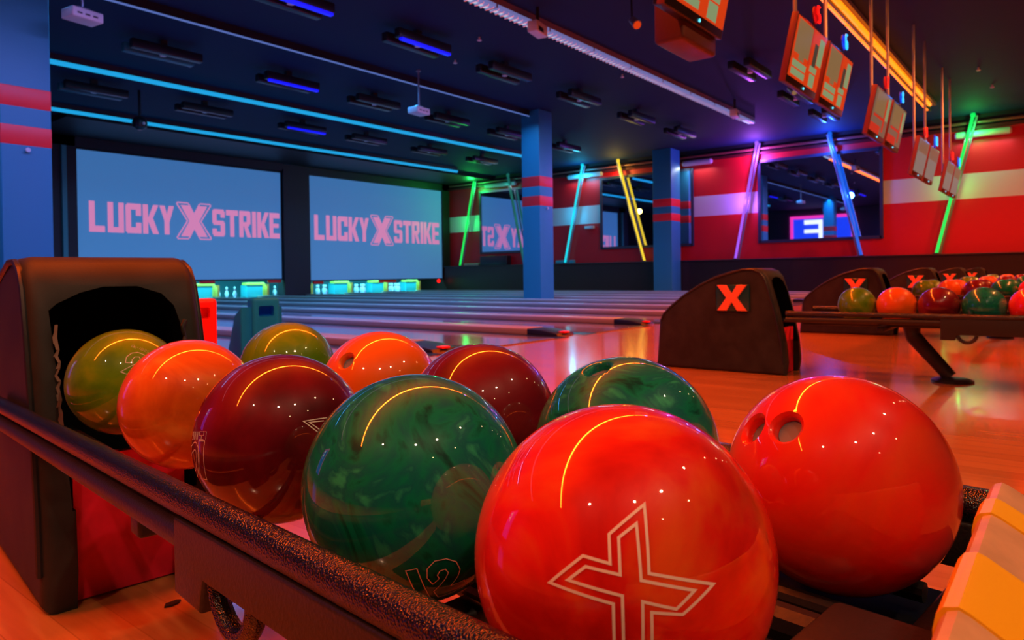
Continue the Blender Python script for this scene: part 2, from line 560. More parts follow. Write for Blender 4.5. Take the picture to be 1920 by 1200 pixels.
for k, x in enumerate([d for d in DIV if 11 < d < 22]):
    t = empty('pin_deck_divider', (x, 22.72, 0), 0, 'teal and yellow divider panel between pin decks, %s from the left' % ORD[k], 'pin deck panel', 'teal and yellow panels between the pin decks')
    MB().box(-.36, .26, 0, .4, .013, .44).build('panel', MT['teal'], t)
    MB().prism([(-.40, .44), (-.40, .53), (.30, .53), (.42, .36), (.42, .013), (.26, .013), (.26, .44)], 'Y', -.03, .25, .01).build('yellow_edge', MT['yellow'], t)
    MB().box(.42, .50, -.02, .3, .013, .46).build('side_board', MT['orangep'], t)
o = MB().box(10.2, 22.0, 22.52, 22.60, .86, .91).build('pin_deck_lamp', MT['e_pit'])
tag(o, 'long cyan lamp hidden under the screens over the pins', 'lamp')
area('pin_deck_light', (16, 22.56, .85), 12, .25, (.10, .8, 1), 330, (math.radians(0), 0, 0))
for k, (x, w_) in enumerate(((11.9, .5), (14.4, .5), (16.25, .45), (19.7, .9))):
    zt = .615 if x < 15 else .535
    o = MB().box(x-w_/2, x+w_/2, 22.34, 22.45, zt-.10, zt, .02).build('signal_box', MT['redp'])
    tag(o, 'small red box under the screens, %s from the left' % ORD[k], 'signal box', 'red boxes under the screens')
t = MB().lathe([(.02, 0), (.08, .005), (.08, .05), (.05, .07)], (22.65, 22.29, .455), 20, 'Y').build('warning_lamp', MT['e_red'])
tag(t, 'round red warning lamp at the bottom right corner of the right screen', 'lamp')

# ------------------------------------------------------------------ ceiling line fixtures
def line_fixture(name, y, x0, x1, zc, label, kind):
    t = empty(name, ((x0+x1)/2, y, CEIL), 0, label, 'ceiling light')
    h = (x1-x0)/2
    return t, h
for y, x0, x1, lab in ((15.0, 2.0, 19.4, 'long cyan light tube on the ceiling, the longer of the two cyan tubes'), (19.1, 2.0, 20.5, 'long cyan light tube on the ceiling nearest the projection screens')):
    t, h = line_fixture('ceiling_light_tube', y, x0, x1, 4.8, lab, 0)
    MB().box(-h, h, -.05, .05, -.12, 0).build('housing', MT['darkgrey'], t)
    MB().tube([(-h, -.0, -.15), (h, 0, -.15)], .055, 12).build('light_tube', MT['e_cyan'], t)
t, h = line_fixture('ceiling_light_wire', 11.1, -1, 14.68, 4.8, 'thin dim blue light line running across the ceiling', 0)
MB().box(-h, h, -.02, .02, -.14, 0).build('housing', MT['black'], t)
MB().tube([(-h, 0, -.15), (h, 0, -.15)], .018, 8).build('light_tube', MT['e_wire'], t)
t, h = line_fixture('ceiling_light_channel', 7.04, -3.5, 19.6, 4.8, 'long violet and white light channel running across the ceiling', 0)
MB().box(-h, h, -.09, .09, -.10, 0).build('housing', mat('violet_channel', (.20, .18, .30), .4), t)
MB().box(-h, h, .02, .09, -.15, -.10).build('white_edge', MT['e_white'], t)
MB().box(-h, h, -.09, .0, -.155, -.10).build('violet_strip', MT['e_violet'], t)
mb = MB()
for k in range(16): mb.box(-h+1.4*k+.7, -h+1.4*k+.73, -.095, .095, -.158, -.09)
mb.build('clip', mat('lilac_clip', (.25, .22, .34), .4), t)
mb = MB()
for k in range(186):  # glowing fins added so the mirrors show an orange line
    x = -h + .2 + .12*k
    mb.use(MT['e_louvre']).box(x, x+.006, -.085, .085, -.180, -.155)
    mb.use(MT['e_violet']).box(x-.006, x, -.088, .088, -.181, -.155)
mb.build('louvre', None, t, smooth=0)['kind'] = 'stuff'
# orange double tube fixture
t = empty('orange_light_fixture', (8.8, 2.9, CEIL), 0, 'double row of glowing orange tubes hanging in a channel above the monitors', 'ceiling light')
h = 12.2
MB().box(-h, h, -.13, .13, -.08, 0).build('channel', mat('grey_channel', (.22, .22, .28), .4), t)
MB().box(-h, h, -.012, .012, -.22, -.08).build('channel_web', MT['darkgrey'], t)
mb1, mb2 = MB(), MB()
x = -h + .05
k = 0
while x < h - .7:
    L_ = random.uniform(.75, 1.15)
    mb1.tube([(x, -.07, -.17), (min(x+L_, h-.05), -.07, -.17)], .045, 10)
    x += L_ + .08
x = -h + .5
while x < h - .7:
    L_ = random.uniform(.75, 1.15)
    mb2.tube([(x, .07, -.15), (min(x+L_, h-.05), .07, -.15)], .045, 10)
    x += L_ + .08
mb1.build('tube_row', MT['e_orange'], t); mb2.build('tube_row', MT['e_orange'], t)

# ------------------------------------------------------------------ black slatted ceiling fixtures
def vent(x, y, lit, label, length=1.25, tealv=False):
    t = empty('ceiling_fixture', (x, y, CEIL), 0, label, 'ceiling fixture', 'slatted ceiling fixtures')
    h = length/2
    MB().box(-.06, .06, -.05, .05, -.14, 0).build('hanger', MT['darkgrey'], t)
    for s in (-1, 1):
        MB().box(-h, h, s*.16-.07, s*.16+.07, -.30, -.14, .02).build('slat', MT['teal_dim'] if tealv and s > 0 else MT['bezel'], t)
    if lit:
        MB().box(-h+.04, h-.04, -.245, -.16, -.345, -.30, .01).build('blue_tube', MT['e_uv'], t)
    MB().lathe([(.055, -.34), (.055, -.26), (.03, -.24)], (0, 0, .06), 16).build('sensor', MT['whitep'], t)
MT['teal_dim'] = mat('teal_dim_panel', (.02, .16, .17), .4)  # teal light falling on the black slat, put into its colour
ROWS = [
 (16.35, [(6.25,0,1),(8.7,0,0),(11.45,1,0),(13.65,0,0),(16.25,0,0),(18.85,0,0)], 'nearest the screens'),
 (12.75, [(6.03,0,1),(8.6,1,0),(10.9,0,0),(13.35,0,0),(15.8,0,0),(18.75,0,0)], 'second from the screens'),
 (8.95, [(6.1,1,0),(8.65,1,0),(11.05,0,0),(13.78,0,0),(16.5,0,0),(19.1,0,0)], 'just past the violet channel'),
 (5.1, [(11.2,0,0),(14.15,0,0),(17.1,0,0),(19.5,0,0)], 'nearer than the violet channel'),
]
for y, L_, w_ in ROWS:
    for i, (x, lit, tl) in enumerate(L_):
        st = 'black blue-lit' if lit else ('teal' if tl else 'black unlit')
        vent(x, y, lit, '%s slatted ceiling fixture, %s from left in the row %s' % (st, ORD[i], w_), tealv=tl)

# projectors
def projector(x, y, z, rz, label, drop):
    t = empty('projector', (x, y, z), rz, label, 'projector')
    MB().box(-.20, .20, -.14, .14, -.065, .065, .018).build('body', MT['whitep'], t)
    MB().lathe([(.05, 0), (.05, .04), (.035, .045)], (.09, .14, 0), 18, 'Y').build('lens', MT['bezel'], t)
    mb = MB()
    for i in range(3): mb.box(-.14+.1*i, -.08+.1*i, -.146, -.14, -.02, .0)
    mb.build('port', MT['darkgrey'], t)
    MB().tube([(0, 0, .06), (0, 0, drop)], .018, 10).build('pole', MT['metal'], t)
    MB().box(-.08, .08, -.05, .05, .065, .11, .01).build('bracket', MT['metal'], t)
    MB().lathe([(.05, drop-.03), (.05, drop)], seg=14).build('ceiling_plate', MT['metal'], t)
projector(3.78, 10.2, 4.15, .15, 'white projector hanging from the ceiling beside the left pillar', CEIL-4.15)
projector(10.3, 10.65, 4.10, .1, 'white projector on a long pole hanging in front of the pillars', CEIL-4.10)
# dark spotlight near left screen
t = empty('dome_camera', (7.25, 16.5, 4.22), 0, 'dark round spotlight hanging in front of the cyan tube above the left screen', 'spotlight')
MB().tube([(0, 0, .1), (0, 0, CEIL-4.22)], .03, 10).build('pole', MT['bezel'], t)
MB().lathe([(.05,-.16),(.14,-.10),(.16,0),(.13,.10),(.05,.14)], seg=20).build('dome', MT['bezel'], t)
MB().lathe([(.03, 0), (.03, .03)], (.02, -.18, -.03), 12, 'Y').build('lens', MT['whitep'], t)
# white boxes on the violet channel
for (x, y, lab) in ((9.15, 6.72, 'small light grey box mounted on the violet channel near the top of the picture'), (17.2, 6.6, 'small light grey box at the far end of the violet channel, above the purple tube')):
    t = empty('channel_sensor_box', (x, y, 4.6), .2, lab, 'sensor box')
    MB().box(-.20, .20, -.09, .09, -.09, .09, .02).build('box_body', MT['whitep'], t)
    MB().box(-.15, .02, -.10, -.085, -.07, .0, .004).build('window', MT['bezel'], t)
    MB().tube([(0, 0, .08), (0, 0, CEIL-4.6)], .03, 8).build('stem', MT['bezel'], t)
# spotlight heads
for (x, y, z, lab, lens) in ((9.3, 5.1, 4.38, 'small spotlight with an orange red lens hanging left of the first monitor', 'd_or'), (14.5, 4.45, 4.3, 'small spotlight with a yellow lens hanging above the blue and purple tubes', 'd_tan')):
    t = empty('spotlight', (x, y, z), -.6, lab, 'spotlight')
    MB().tube([(0, -.16, -.10), (0, 0, .03)], [.065, .05], 16).build('head', MT['metal'], t)
    MB().tube([(0, -.17, -.107), (0, -.165, -.104)], .055, 16).build('lens', MT[lens], t)
    MB().tube([(0, 0, .0), (0, .02, CEIL-z)], .015, 8).build('stem', MT['bezel'], t)
# small sprinkler heads
for i, (x, y) in enumerate(((9.6, 8.35), (10.3, 9.6), (7.0, 13.7), (18.0, 1.6), (13.4, 7.6), (19.9, 1.5))):
    o = MB().lathe([(.03, -.07), (.045, -.06), (.02, -.04), (.02, 0)], (0, 0, 0), 12).build('sprinkler', MT['whitep'])
    o.location = (x, y, CEIL)
    tag(o, 'tiny white sprinkler head on the dark ceiling', 'sprinkler', 'ceiling sprinkler heads')
# warm recessed downlights over the concourse, unseen row added to light the approach
LAMPS = [(-1.6, -1.9), (.2, -2.6), (-3.2, .6), (3.0, -2.2), (7.0, -2.0), (11, -2.0), (15, -2.0), (19, -2.0), (1.6, -4.5), (-1.4, -4.6)]
for i, (x, y) in enumerate(LAMPS):
    t = empty('downlight', (x, y, CEIL), 0, 'round warm downlight in the ceiling over the concourse', 'downlight', 'warm downlights')
    MB().lathe([(.10, -.02), (.10, 0)], seg=20).build('ring', MT['whitep'], t)
    MB().lathe([(.07, -.03), (.07, -.02)], seg=20).build('lamp_glass', MT['e_warm'], t)
P_NEAR, P_FAR = 1.0, 1.0
for (x, y), tgt, pw in zip(LAMPS[:4], ((.5, .5, .3), (.6, .4, .4), (.4, 1, .3), (3.6, 1, 0)), (150, 190, 110, 160)):
    spot('downlight_beam', (x, y, CEIL-.05), tgt, (1, .64, .38), pw*1.3, 75, .07)
for (x, y) in LAMPS[4:8]:  # unseen orange beams added to brighten the approach and red wall
    spot('downlight_beam', (x, y, CEIL-.05), (x+1.6, 1.2, 0), (1, .20, .045), 1050, 120, .07)

# ------------------------------------------------------------------ neon tubes by the red wall
MT['tube_channel'] = mat('grey_tube_channel', (.16, .17, .22), .5)
def neon(yt, yb, key, col, pw, label):
    xt = 23.14
    yt, yb = yt*1.036, yb*1.036
    t = empty('neon_tube', (xt, yb, 1.10), 0, label, 'neon tube')
    top = (0, yt-yb, 4.88-1.10)
    d = Vector(top).normalized()
    MB().tube([(0, 0, .0), top], .042, 12).build('glass_tube', MT[key], t)
    bx = Vector((.05, -.09 if yt < yb else .09, 0))
    MB().tube([bx*1.0, Vector(top) + bx], .030, 8).build('backing_channel', MT['tube_channel'], t)
    MB().lathe([(.055, 3.74), (.065, 3.80), (.05, CEIL-1.10)], (0, yt-yb, 0), 14).build('top_cap', MT[key], t)
    MB().lathe([(.07, 0), (.07, .03)], (0, 0, 0), 14).build('foot', MT['bezel'], t)
    l = bpy.data.lights.new('neon_glow', 'POINT')
    l.color, l.energy, l.shadow_soft_size = col, pw, .04
    o = bpy.data.objects.new('neon_glow', l); C.objects.link(o); o.location = (xt-.22, yt, 4.45)
    l = bpy.data.lights.new('neon_glow', 'POINT')
    l.color, l.energy, l.shadow_soft_size = col, pw*.35, .1
    o = bpy.data.objects.new('neon_glow', l); C.objects.link(o); o.location = (xt-.2, (yt+yb)/2, 3.0)
neon(19.83, 20.72, 'e_green', (.02, 1, .15), 60, 'bright green neon tube leaning beside the right projection screen')
neon(17.99, 17.2, 'e_teal', (.02, .8, .6), 3, 'dim teal neon tube leaning left of the middle pillar')
neon(14.41, 15.26, 'e_cyan2', (.02, .55, 1), 45, 'bright cyan neon tube leaning just right of the middle pillar')
neon(12.88, 11.86, 'e_yellow', (1, .7, .1), 26, 'yellow neon tube leaning in front of the middle mirror')
neon(7.87, 8.60, 'e_purple', (.4, .10, 1), 150, 'purple neon tube leaning left of the largest looking mirror')
neon(5.69, 4.85, 'e_blue', (.03, .12, 1), 130, 'blue neon tube leaning across the right mirror')
neon(2.11, 2.98, 'e_green', (.02, 1, .15), 34, 'green neon tube leaning at the far right of the red wall')

# mirrors on the red wall
for (y0, y1, lab) in ((16.75, 20.38, 'framed mirror on the red wall left of the middle pillar'), (10.52, 14.22, 'framed mirror on the red wall behind the yellow tube'), (4.52, 8.15, 'framed mirror on the red wall behind the blue tube')):
    z0, z1 = 1.66, 4.30
    t = empty('wall_mirror', (XR-.03, (y0+y1)/2, z0), 0, lab, 'mirror')
    h = (y1-y0)/2
    MB().box(-.02, .03, -h, h, 0, z1-z0).build('glass', MT['mirror'], t, smooth=0)
    fr = MB()
    for a in ((-h-.05, -h+.04, -.05, z1-z0+.05), (h-.04, h+.05, -.05, z1-z0+.05), (-h, h, -.05, .04), (-h, h, z1-z0-.04, z1-z0+.05)):
        fr.box(-.05, .03, a[0], a[1], a[2], a[3])
    fr.build('frame', mat('dark_blue_frame', (.03, .04, .07), .4), t)
# white cylindrical fixtures above the mirrors
for (y0, y1, z, lab) in ((1.32, 2.63, 4.39, 'at the right edge of the red wall'), (9.74, 10.82, 4.50, 'right of the pillar by the wall'), (14.13, 15.70, 4.50, 'behind the cyan tube'), (18.35, 20.03, 4.54, 'left of the middle pillar')):
    o = MB().tube([(23.28, y0, z), (23.28, y0+.04, z), (23.28, y1-.04, z), (23.28, y1, z)], [.07, .095, .095, .07], 14).build('wall_light_cover', MT['whitep'])
    tag(o, 'long white cylindrical light cover under the ceiling ' + lab, 'light cover', 'white light covers on the red wall')
    area('cover_glow', (23.22, (y0+y1)/2, z-.13), .1, y1-y0, (.8, .9, 1), 10, (0, math.radians(20), 0))
o = MB().tube([(23.31, YN+.2, 4.72), (23.31, 22.2, 4.72)], .045, 10).build('conduit_pipe', mat('red_brown_pipe', (.22, .05, .04), .4))
tag(o, 'long reddish pipe running along the top of the red wall', 'pipe')
mb = MB()
o = MB().box(23.25, XR, 14.55, 14.95, 2.42, 2.53, .02).build('wall_sensor', MT['whitep']); tag(o, 'small white box on the red wall below the pale stripe', 'wall box')
o = MB().box(23.2, 23.38, 15.45, 16.3, 1.10, 1.23, .02).build('ledge_lamp', mat('teal_ledge_box', (.04, .35, .38), .4)); tag(o, 'teal box on the ledge at the foot of the cyan tube', 'box')
o = MB().box(23.1, 23.38, 20.35, 21.2, 1.10, 1.21, .02).build('ledge_box', mat('cream_ledge_box', (.35, .38, .22), .5)); tag(o, 'cream box on the ledge beside the green tube by the screen', 'box')
o = MB().box(23.05, 23.36, 18.7, 20.2, 1.10, 1.50, .02).build('ledge_cabinet', MT['bezel']); tag(o, 'black cabinet on the ledge under the leftmost mirror', 'cabinet')

# lit entrance on the left side of the hall, seen only in the mirrors
t = empty('illuminated_sign', (XL+.1, 13.6, 2.4), 0, 'blue lit entrance with a white glowing sign, seen in the right mirror', 'sign')
MB().box(0, .05, -1.9, 1.9, -1.6, 1.9).build('blue_panel', MT['e_signblue'], t)
mb = MB()
for a in ((-.6, -.35, .6, 1.9), (-.6, .6, 1.6, 1.9), (-.6, .6, 1.0, 1.25), (.35, .6, 1.6, 1.9)): mb.box(.05, .10, a[0]+.55, a[1]+.55, a[2]-.1, a[3]-.1)
mb.build('sign_letter', MT['e_sign'], t)
mb = MB(); mb.box(.0, .12, -2.1, -1.9, -1.6, 2.1).box(.0, .12, 1.9, 2.1, -1.6, 2.1).box(0, .12, -2.1, 2.1, 1.9, 2.1)
mb.build('glowing_frame', MT['e_mag'], t)

# ------------------------------------------------------------------ hanging monitors
MT['plate_r'] = mat('dark_red_plate', (.25, .0, .01), .5)  # colours of the halo round the digits
MT['plate_b'] = mat('blue_plate', (.0, .02, .6), .5)
def digit(n, mb, w=.075, h=.17, r=.012):
    S = {'3': [[(0,1),(1,1),(1,.5),(.3,.5),(1,.5),(1,0),(0,0)]], '4': [[(0,1),(0,.45),(1,.45)],[(1,1),(1,0)]],
         '5': [[(1,1),(0,1),(0,.52),(.8,.52),(1,.4),(1,.1),(.8,0),(0,0)]], '6': [[(1,1),(.2,1),(0,.85),(0,.1),(.2,0),(.8,0),(1,.12),(1,.42),(.8,.52),(0,.52)]],
         '7': [[(0,1),(1,1),(.3,0)]], '8': [[(.5,.52),(0,.62),(0,.95),(.5,1),(1,.95),(1,.62),(.5,.52),(0,.4),(0,.05),(.5,0),(1,.05),(1,.4),(.5,.52)]],
         '9': [[(1,.5),(0,.5),(0,1),(1,1),(1,0),(0,0)]], '0': [[(0,.1),(0,.9),(.3,1),(.7,1),(1,.9),(1,.1),(.7,0),(.3,0),(0,.1)]], '1': [[(.5,0),(.5,1)]], '2': [[(0,1),(1,1),(1,.5),(0,.5),(0,0),(1,0)]]}
    tot = len(n)
    for i, ch in enumerate(n):
        off = (i - (tot-1)/2) * (w + .05)
        for st in S[ch]:
            mb.tube([(off + (a-.5)*w, 0, b*h) for a, b in st], r, 8)

def monitor(x, num, col, label, dim=0, boxy=False, dz=0):
    """x = centre; hung 2.05 m ahead of the camera line, screen tilted down"""
    t = empty('hanging_monitor', (x, 2.05, 2.50-dz), 0, label, 'monitor', 'monitors hanging over the approach')
    W, Hh = .99, .65
    tilt = Matrix.Rotation(math.radians(12), 4, 'X')
    def T(o): o.matrix_local = Matrix.Translation((0, .13, 0)) @ tilt; return o
    # local: x width, y depth (front at -y), z up. Rotation tips the top towards the viewer
    T(MB().box(-W/2, W/2, 0, .07 if not boxy else .10, 0, Hh, .012).build('housing', MT['bezel'], t))
    T(MB().box(-W/2-.012, -W/2, .0, .06, .0, Hh, .004).build('side_trim', mat('pinkish_side_trim', (.20, .05, .05), .4), t))
    z0 = .07
    d = MB()
    def r(a, b, c_, e, k, lift=.002): d.use(MT[k]).box(-W/2+.02+a*(W-.04), -W/2+.02+b*(W-.04), -lift, 0, z0+c_*(Hh-z0-.02), z0+e*(Hh-z0-.02))
    if dim == 0:
        r(0, 1, 0, 1, 'd_or')
        r(.05, .52, .42, .97, 'd_tan', .004); r(.52, .56, .35, .99, 'd_red', .005)
        r(.06, .50, .05, .16, 'd_grn', .004); r(.06, .50, .19, .30, 'd_grn', .004); r(.22, .38, .33, .42, 'd_tan', .006)
        r(.80, .97, .45, .92, 'd_grn', .004); r(.66, .78, .35, .78, 'd_dk', .004); r(.62, .85, .28, .38, 'd_grn', .006); r(.66, .84, .03, .25, 'd_grn', .004)
    elif dim == 1:
        r(0, 1, 0, 1, 'd_dim'); r(.1, .75, .45, .97, 'd_tan', .004); r(.1, .8, .36, .42, 'd_red', .005); r(.8, .95, .4, .95, 'd_grn', .004); r(.7, .78, .1, .9, 'd_red', .006); r(.0, .6, .0, .2, 'd_red', .004)
    else:
        r(0, 1, 0, 1, 'd_grey'); r(.05, .95, .62, .97, 'd_dim', .004)
    T(d.build('display', None, t, smooth=0))
    T(MB().lathe([(.012, 0), (.012, .006)], (.05, -.008, .035), 10, 'Y').build('status_light', MT['d_dot'], t))
    if boxy:
        MB().box(-.1, W/2+.02, .18, .42, -.12, .5, .03).build('speaker_box', mat('dark_red_box', (.09, .03, .035), .4), t)  # red light on the box side is put into its colour
    MB().tube([(-.10, .15, .30), (-.10, .15, CEIL-2.5+dz)], .022, 10).build('pole', MT['metal'], t)
    MB().box(-.2, .2, .13, .17, .18, .44, .01).build('mount_plate', MT['darkgrey'], t)
    mb = MB()
    digit(num, mb, .06, .16, .010)
    o = mb.build('number', MT['e_red' if col == 'red' else 'e_numblue'], t)
    o.location = (.20, .0, .72)
    pl = MB().lathe([(.09 if len(num) == 1 else .13, 0), (.09 if len(num) == 1 else .13, .012)], (.20, .03, .80), 24, 'Y').build('number_plate', MT['plate_r' if col == 'red' else 'plate_b'], t)  # added disc, its colour stands for the halo of the digit
    MB().tube([(.20, .05, .60), (.20, .05, .80)], .01, 8).build('number_stem', MT['bezel'], t)
    l = bpy.data.lights.new('number_glow', 'POINT')
    l.color = (1, .02, .02) if col == 'red' else (.02, .2, 1)
    l.energy, l.shadow_soft_size = 1.5, .05
    q = bpy.data.objects.new('number_glow', l); C.objects.link(q); q.location = (x+.2, 1.95, 3.3-dz)
MON = [(4.93, '4', 'blue', 1, 0), (7.48, '5', 'red', 0, 0), (8.60, '6', 'blue', 0, 0), (10.90, '7', 'red', 0, 1), (12.0, '8', 'blue', 0, 1), (14.2, '9', 'red', 0, 2), (15.35, '10', 'blue', 0, 2), (17.6, '11', 'red', 0, 2), (18.75, '12', 'blue', 0, 2)]
DESC = ['orange screened monitor cut off by the top edge of the picture', 'tilted orange monitor under the red neon 5', 'tilted orange monitor under the blue neon 6',
        'dim tan monitor, left of the second complete pair', 'dim tan monitor, right of the second complete pair', 'grey screened monitor, left of the third pair before the red wall', 'grey screened monitor, right of the third pair before the red wall',
        'small grey monitor, left of the last pair, beside the green tube', 'small grey monitor, right of the last pair, behind the green tube']
for (x, n, c_, bx, dm), dd in zip(MON, DESC): monitor(x, n, c_, dd, dm, bx, .2 if x > 13 else 0)

# ------------------------------------------------------------------ ball returns
def boolean_cut(obj, cutters):
    for c in cutters:
        m = obj.modifiers.new('cut', 'BOOLEAN')
        m.operation = 'DIFFERENCE'; m.solver = 'EXACT'; m.object = c
        m.material_mode = 'TRANSFER'
    bpy.context.view_layer.update()
    dg = bpy.context.evaluated_depsgraph_get()
    me = bpy.data.meshes.new_from_object(obj.evaluated_get(dg), depsgraph=dg)
    obj.modifiers.clear()
    old = obj.data; obj.data = me
    for c in cutters: bpy.data.objects.remove(c)
    me.polygons.foreach_set('use_smooth', [True] * len(me.polygons))
    me.set_sharp_from_angle(angle=math.radians(32))

def arc(cx, cz, r, a0, a1, n):
    return [(cx + r*math.cos(math.radians(a0+(a1-a0)*i/n)), cz + r*math.sin(math.radians(a0+(a1-a0)*i/n))) for i in range(n+1)]

# origin: floor under the hood's front face, x = middle of the ball rows; -y is towards the bowlers
HX0, HX1 = -.275, .073
def hood_mesh(parent, near=False):
    prof = [(0, 0), (-.012, .08), (.0, .22), (.035, .40), (.075, .55), (.105, .635), (.135, .672), (.18, .69), (.25, .69), (.35, .672), (.46, .64), (.58, .585), (.70, .51), (.80, .43), (.85, .38), (.872, .33), (.90, .0)]
    if near: prof = [(y, z if z < .3 else .3 + (z-.3)*1.075) for y, z in prof]
    ob = MB().use(MT['hood']).prism(prof, 'X', HX0, HX1, .028, 4).build('hood', None, parent)
    ob.parent = None
    xc = (HX0+HX1)/2
    # arched chute
    hw = .130
    arch = [(xc-hw+.012, .20), (xc+hw-.012, .20), (xc+hw, .54), (xc+hw-.02, .60), (xc+.06, .625), (xc, .630), (xc-.06, .625), (xc-hw+.02, .608), (xc-hw, .57)]
    if near: arch = [(xc-hw+.012, .20), (xc+hw-.004, .20), (xc+hw+.002, .52), (xc+hw-.016, .605), (xc+hw-.04, .634), (xc+.04, .652), (xc-.03, .652), (xc-.075, .640), (xc-hw+.01, .618), (xc-hw-.006, .604)]
    c1 = MB().use(MT['inner']).prism(arch, 'Y', -.2, .36).build('c', None)  # interior coloured near-black to carry the shade inside the opening
    c2 = MB().use(MT['hood']).box(HX0+.062, HX1-.062, -.2, .055, -.05, .30).build('c', None)
    c1.data.materials.clear(); c1.data.materials.append(MT['inner'])
    boolean_cut(ob, [c1, c2])
    ob.parent = parent
    MB().box(HX0+.064, HX1-.064, .03, .054, .004, .298).build('kick_panel', MT['kick'], parent)
    # raised rim just inside the outer edge of each side
    for s, xx in ((-1, HX0), (1, HX1)):
        pts = [(xx - s*.004 if 0 else xx, y + (.02 if y < .3 else -.015), z*.985) for y, z in prof[1:-1]]
        MB().tube(pts, .007, 8).build('side_rim', MT['rubber'], parent)
    return ob

def emblem(parent):
    t = MB().box(HX0-.012, HX0+.0, .215, .445, .405, .585, .01).build('emblem_plate', MT['e_plate'], parent)
    m = MB()
    # seen from -x: y runs right to left
    pts = [(.43 - (.20*p[0]), .41 + .17*p[1]) for p in XPOLY]
    m.prism(pts, 'X', HX0-.030, HX0-.012, .004, 2)
    m.build('emblem_cross', MT['e_x'], t)
MT['e_plate'] = mat('dark_teal_plate', (.02, .075, .085), .2)
MT['e_x'] = glow('orange_emblem', (.9, .05, .01), .30, base=(.8, .09, .03))  # no lamp; a faint glow is added to the emblem colour

def ball_return(loc, rz, label, near=False, length=1.62):
    t = empty('ball_return', loc, rz, label, 'ball return', 'ball returns')
    hood_mesh(t, near)
    if not near: emblem(t)
    y1 = -length
    rz_ = (lambda y: .4015 - .031*y) if near else (lambda y: .402)
    for s in (-1, 1):
        xr = s*.296
        ya_ = .34 if s < 0 and near else -.02
        if near and s > 0: rz_ = lambda y: .414
        rr = .0155 if s < 0 else .021
        MB().tube([(xr, ya_, rz_(ya_)), (xr, y1+.04, rz_(y1))], rr, 20).build('rail', MT['rail'], t)
        MB().tube([(xr*.985, ya_, rz_(ya_)-.040), (xr*.985, -.90, rz_(-.8)-.034)], .017, 16).build('lower_rail', MT['apron'], t)
        a = MB()
        x_ = xr*.985
        zb = lambda y: rz_(y) - (.062 if near else .10)
        a.prism([(-.86, zb(-.8)-.03), (-.86, rz_(-.8)-.012), (y1+.08, rz_(y1)-.012), (y1+.08, zb(y1)), (-.94, zb(-.94)), (-.93, zb(-.8)-.03)], 'X', x_-.018, x_+.018, .004)
        a.build('side_apron', MT['apron'], t)
        lp = MB()
        pts = [(x_ - .004, -.985 + .045*math.cos(q), zb(-.95)+.006 + .046*math.sin(q)) for q in [PI + PI*i/12 for i in range(13)]]
        lp.tube(pts, .010, 10)
        lp.build('loop_bracket', MT['rail'], t)
        for dx in (-.05, .05):
            MB().tube([(s*.151+dx, .10, .3475), (s*.151+dx, y1+.12, .3475)], .010, 10).build('track_rod', MT['rubber'], t)
    MB().tube([(0, .02, .372), (0, y1+.12, .372)], .016, 10).build('centre_rod', MT['rubber'], t)
    for yy in (-.55, -1.1):
        MB().box(-.26, .26, yy-.02, yy+.02, .30, .334, .006).build('cross_bar', MT['rubber'], t)
    MB().box(-.085, .085, y1+.12, -.06, .318, .336, .006).build('centre_spine', MT['rubber'], t)
    MB().box(-.27, .27, y1+.02, y1+.40, .312, .328, .006).build('end_tray', MT['inner'], t)
    # end casting
    MB().box(-.285, .285, y1-.02, y1+.10, .28, .37, .012).build('end_casting', MT['rubber'], t)
    MB().prism([(-.10, .36), (-.085, .395), (.02, .395), (.035, .36)], 'Y', y1+.05, y1+.14, .01).build('end_block', MT['rubber'], t)
    # end bumper board with tape
    prof = [(.058, .385), (.058, .474), (.0565, .482), (.053, .487), (.048, .489), (.043, .487), (-.06, .424), (-.065, .40), (-.065, .37), (.04, .37)]
    xa, xb = (.12, .705) if near else (-.30, .29)
    bb = MB().use(MT['boardw']).prism(prof, 'X', xa, xb, .003, 2).build('bumper_board', None, t)
    bb.matrix_local = Matrix.LocRotScale(Vector(loc), Matrix.Rotation(rz, 3, 'Z').to_quaternion(), None).inverted() if near else Matrix.Translation((0, y1+.05, -.06))
    o = .0018
    big = [(y + (o if y > .05 else (-.0 if y > -.05 else -o)), z + (o if z > .42 else 0)) for y, z in prof]
    for a0, a1 in ((.20, .25), (.425, .515), (.605, .645)) if near else ((-.1, -.04), (.1, .16)):
        MB().prism(big, 'X', a0, a1).build('yellow_tape', MT['tape'], bb)
    # leg
    yl = -.80
    MB().tube([(0, yl+.13, .335), (0, yl+.12, .26), (0, yl-.07, .03)], [.05, .045, .038], 18).build('leg', MT['apron'], t)
    MB().lathe([(.11, 0), (.11, .012), (.09, .022), (.05, .028)], (0, yl-.08, 0), 28).build('foot_plate', MT['rubber'], t)
    if near:
        mb = MB()
        xc = (HX0+HX1)/2
        L_ = [(-.128+.002*math.sin(k*2.1) + random.uniform(-.003, .003), .37+.205*k/16) for k in range(17)]
        ya = lambda z: (.0 + (z-.22)*.195)
        for k in range(16):
            (a, za), (b_, zb) = L_[k], L_[k+1]
            w0, w1 = random.uniform(.003, .008), random.uniform(.003, .008)
            mb.quad([(xc+a-w0, ya(za)-.008, za), (xc+a+.002, ya(za)-.004, za), (xc+b_+.002, ya(zb)-.004, zb), (xc+b_-w1, ya(zb)-.008, zb)])
        mb.build('worn_edge', MT['worn'], t, smooth=0)
        mb = MB()
        pts = [(xc+.126+random.uniform(-.006, .006), ya(z)-.005+random.uniform(-.004, .002), z) for z in [.57-.012*k for k in range(11)]]
        mb.tube(pts, [random.uniform(.003, .007) for _ in pts], 7)
        mb.build('torn_rim', MT['hood'], t)
    return t

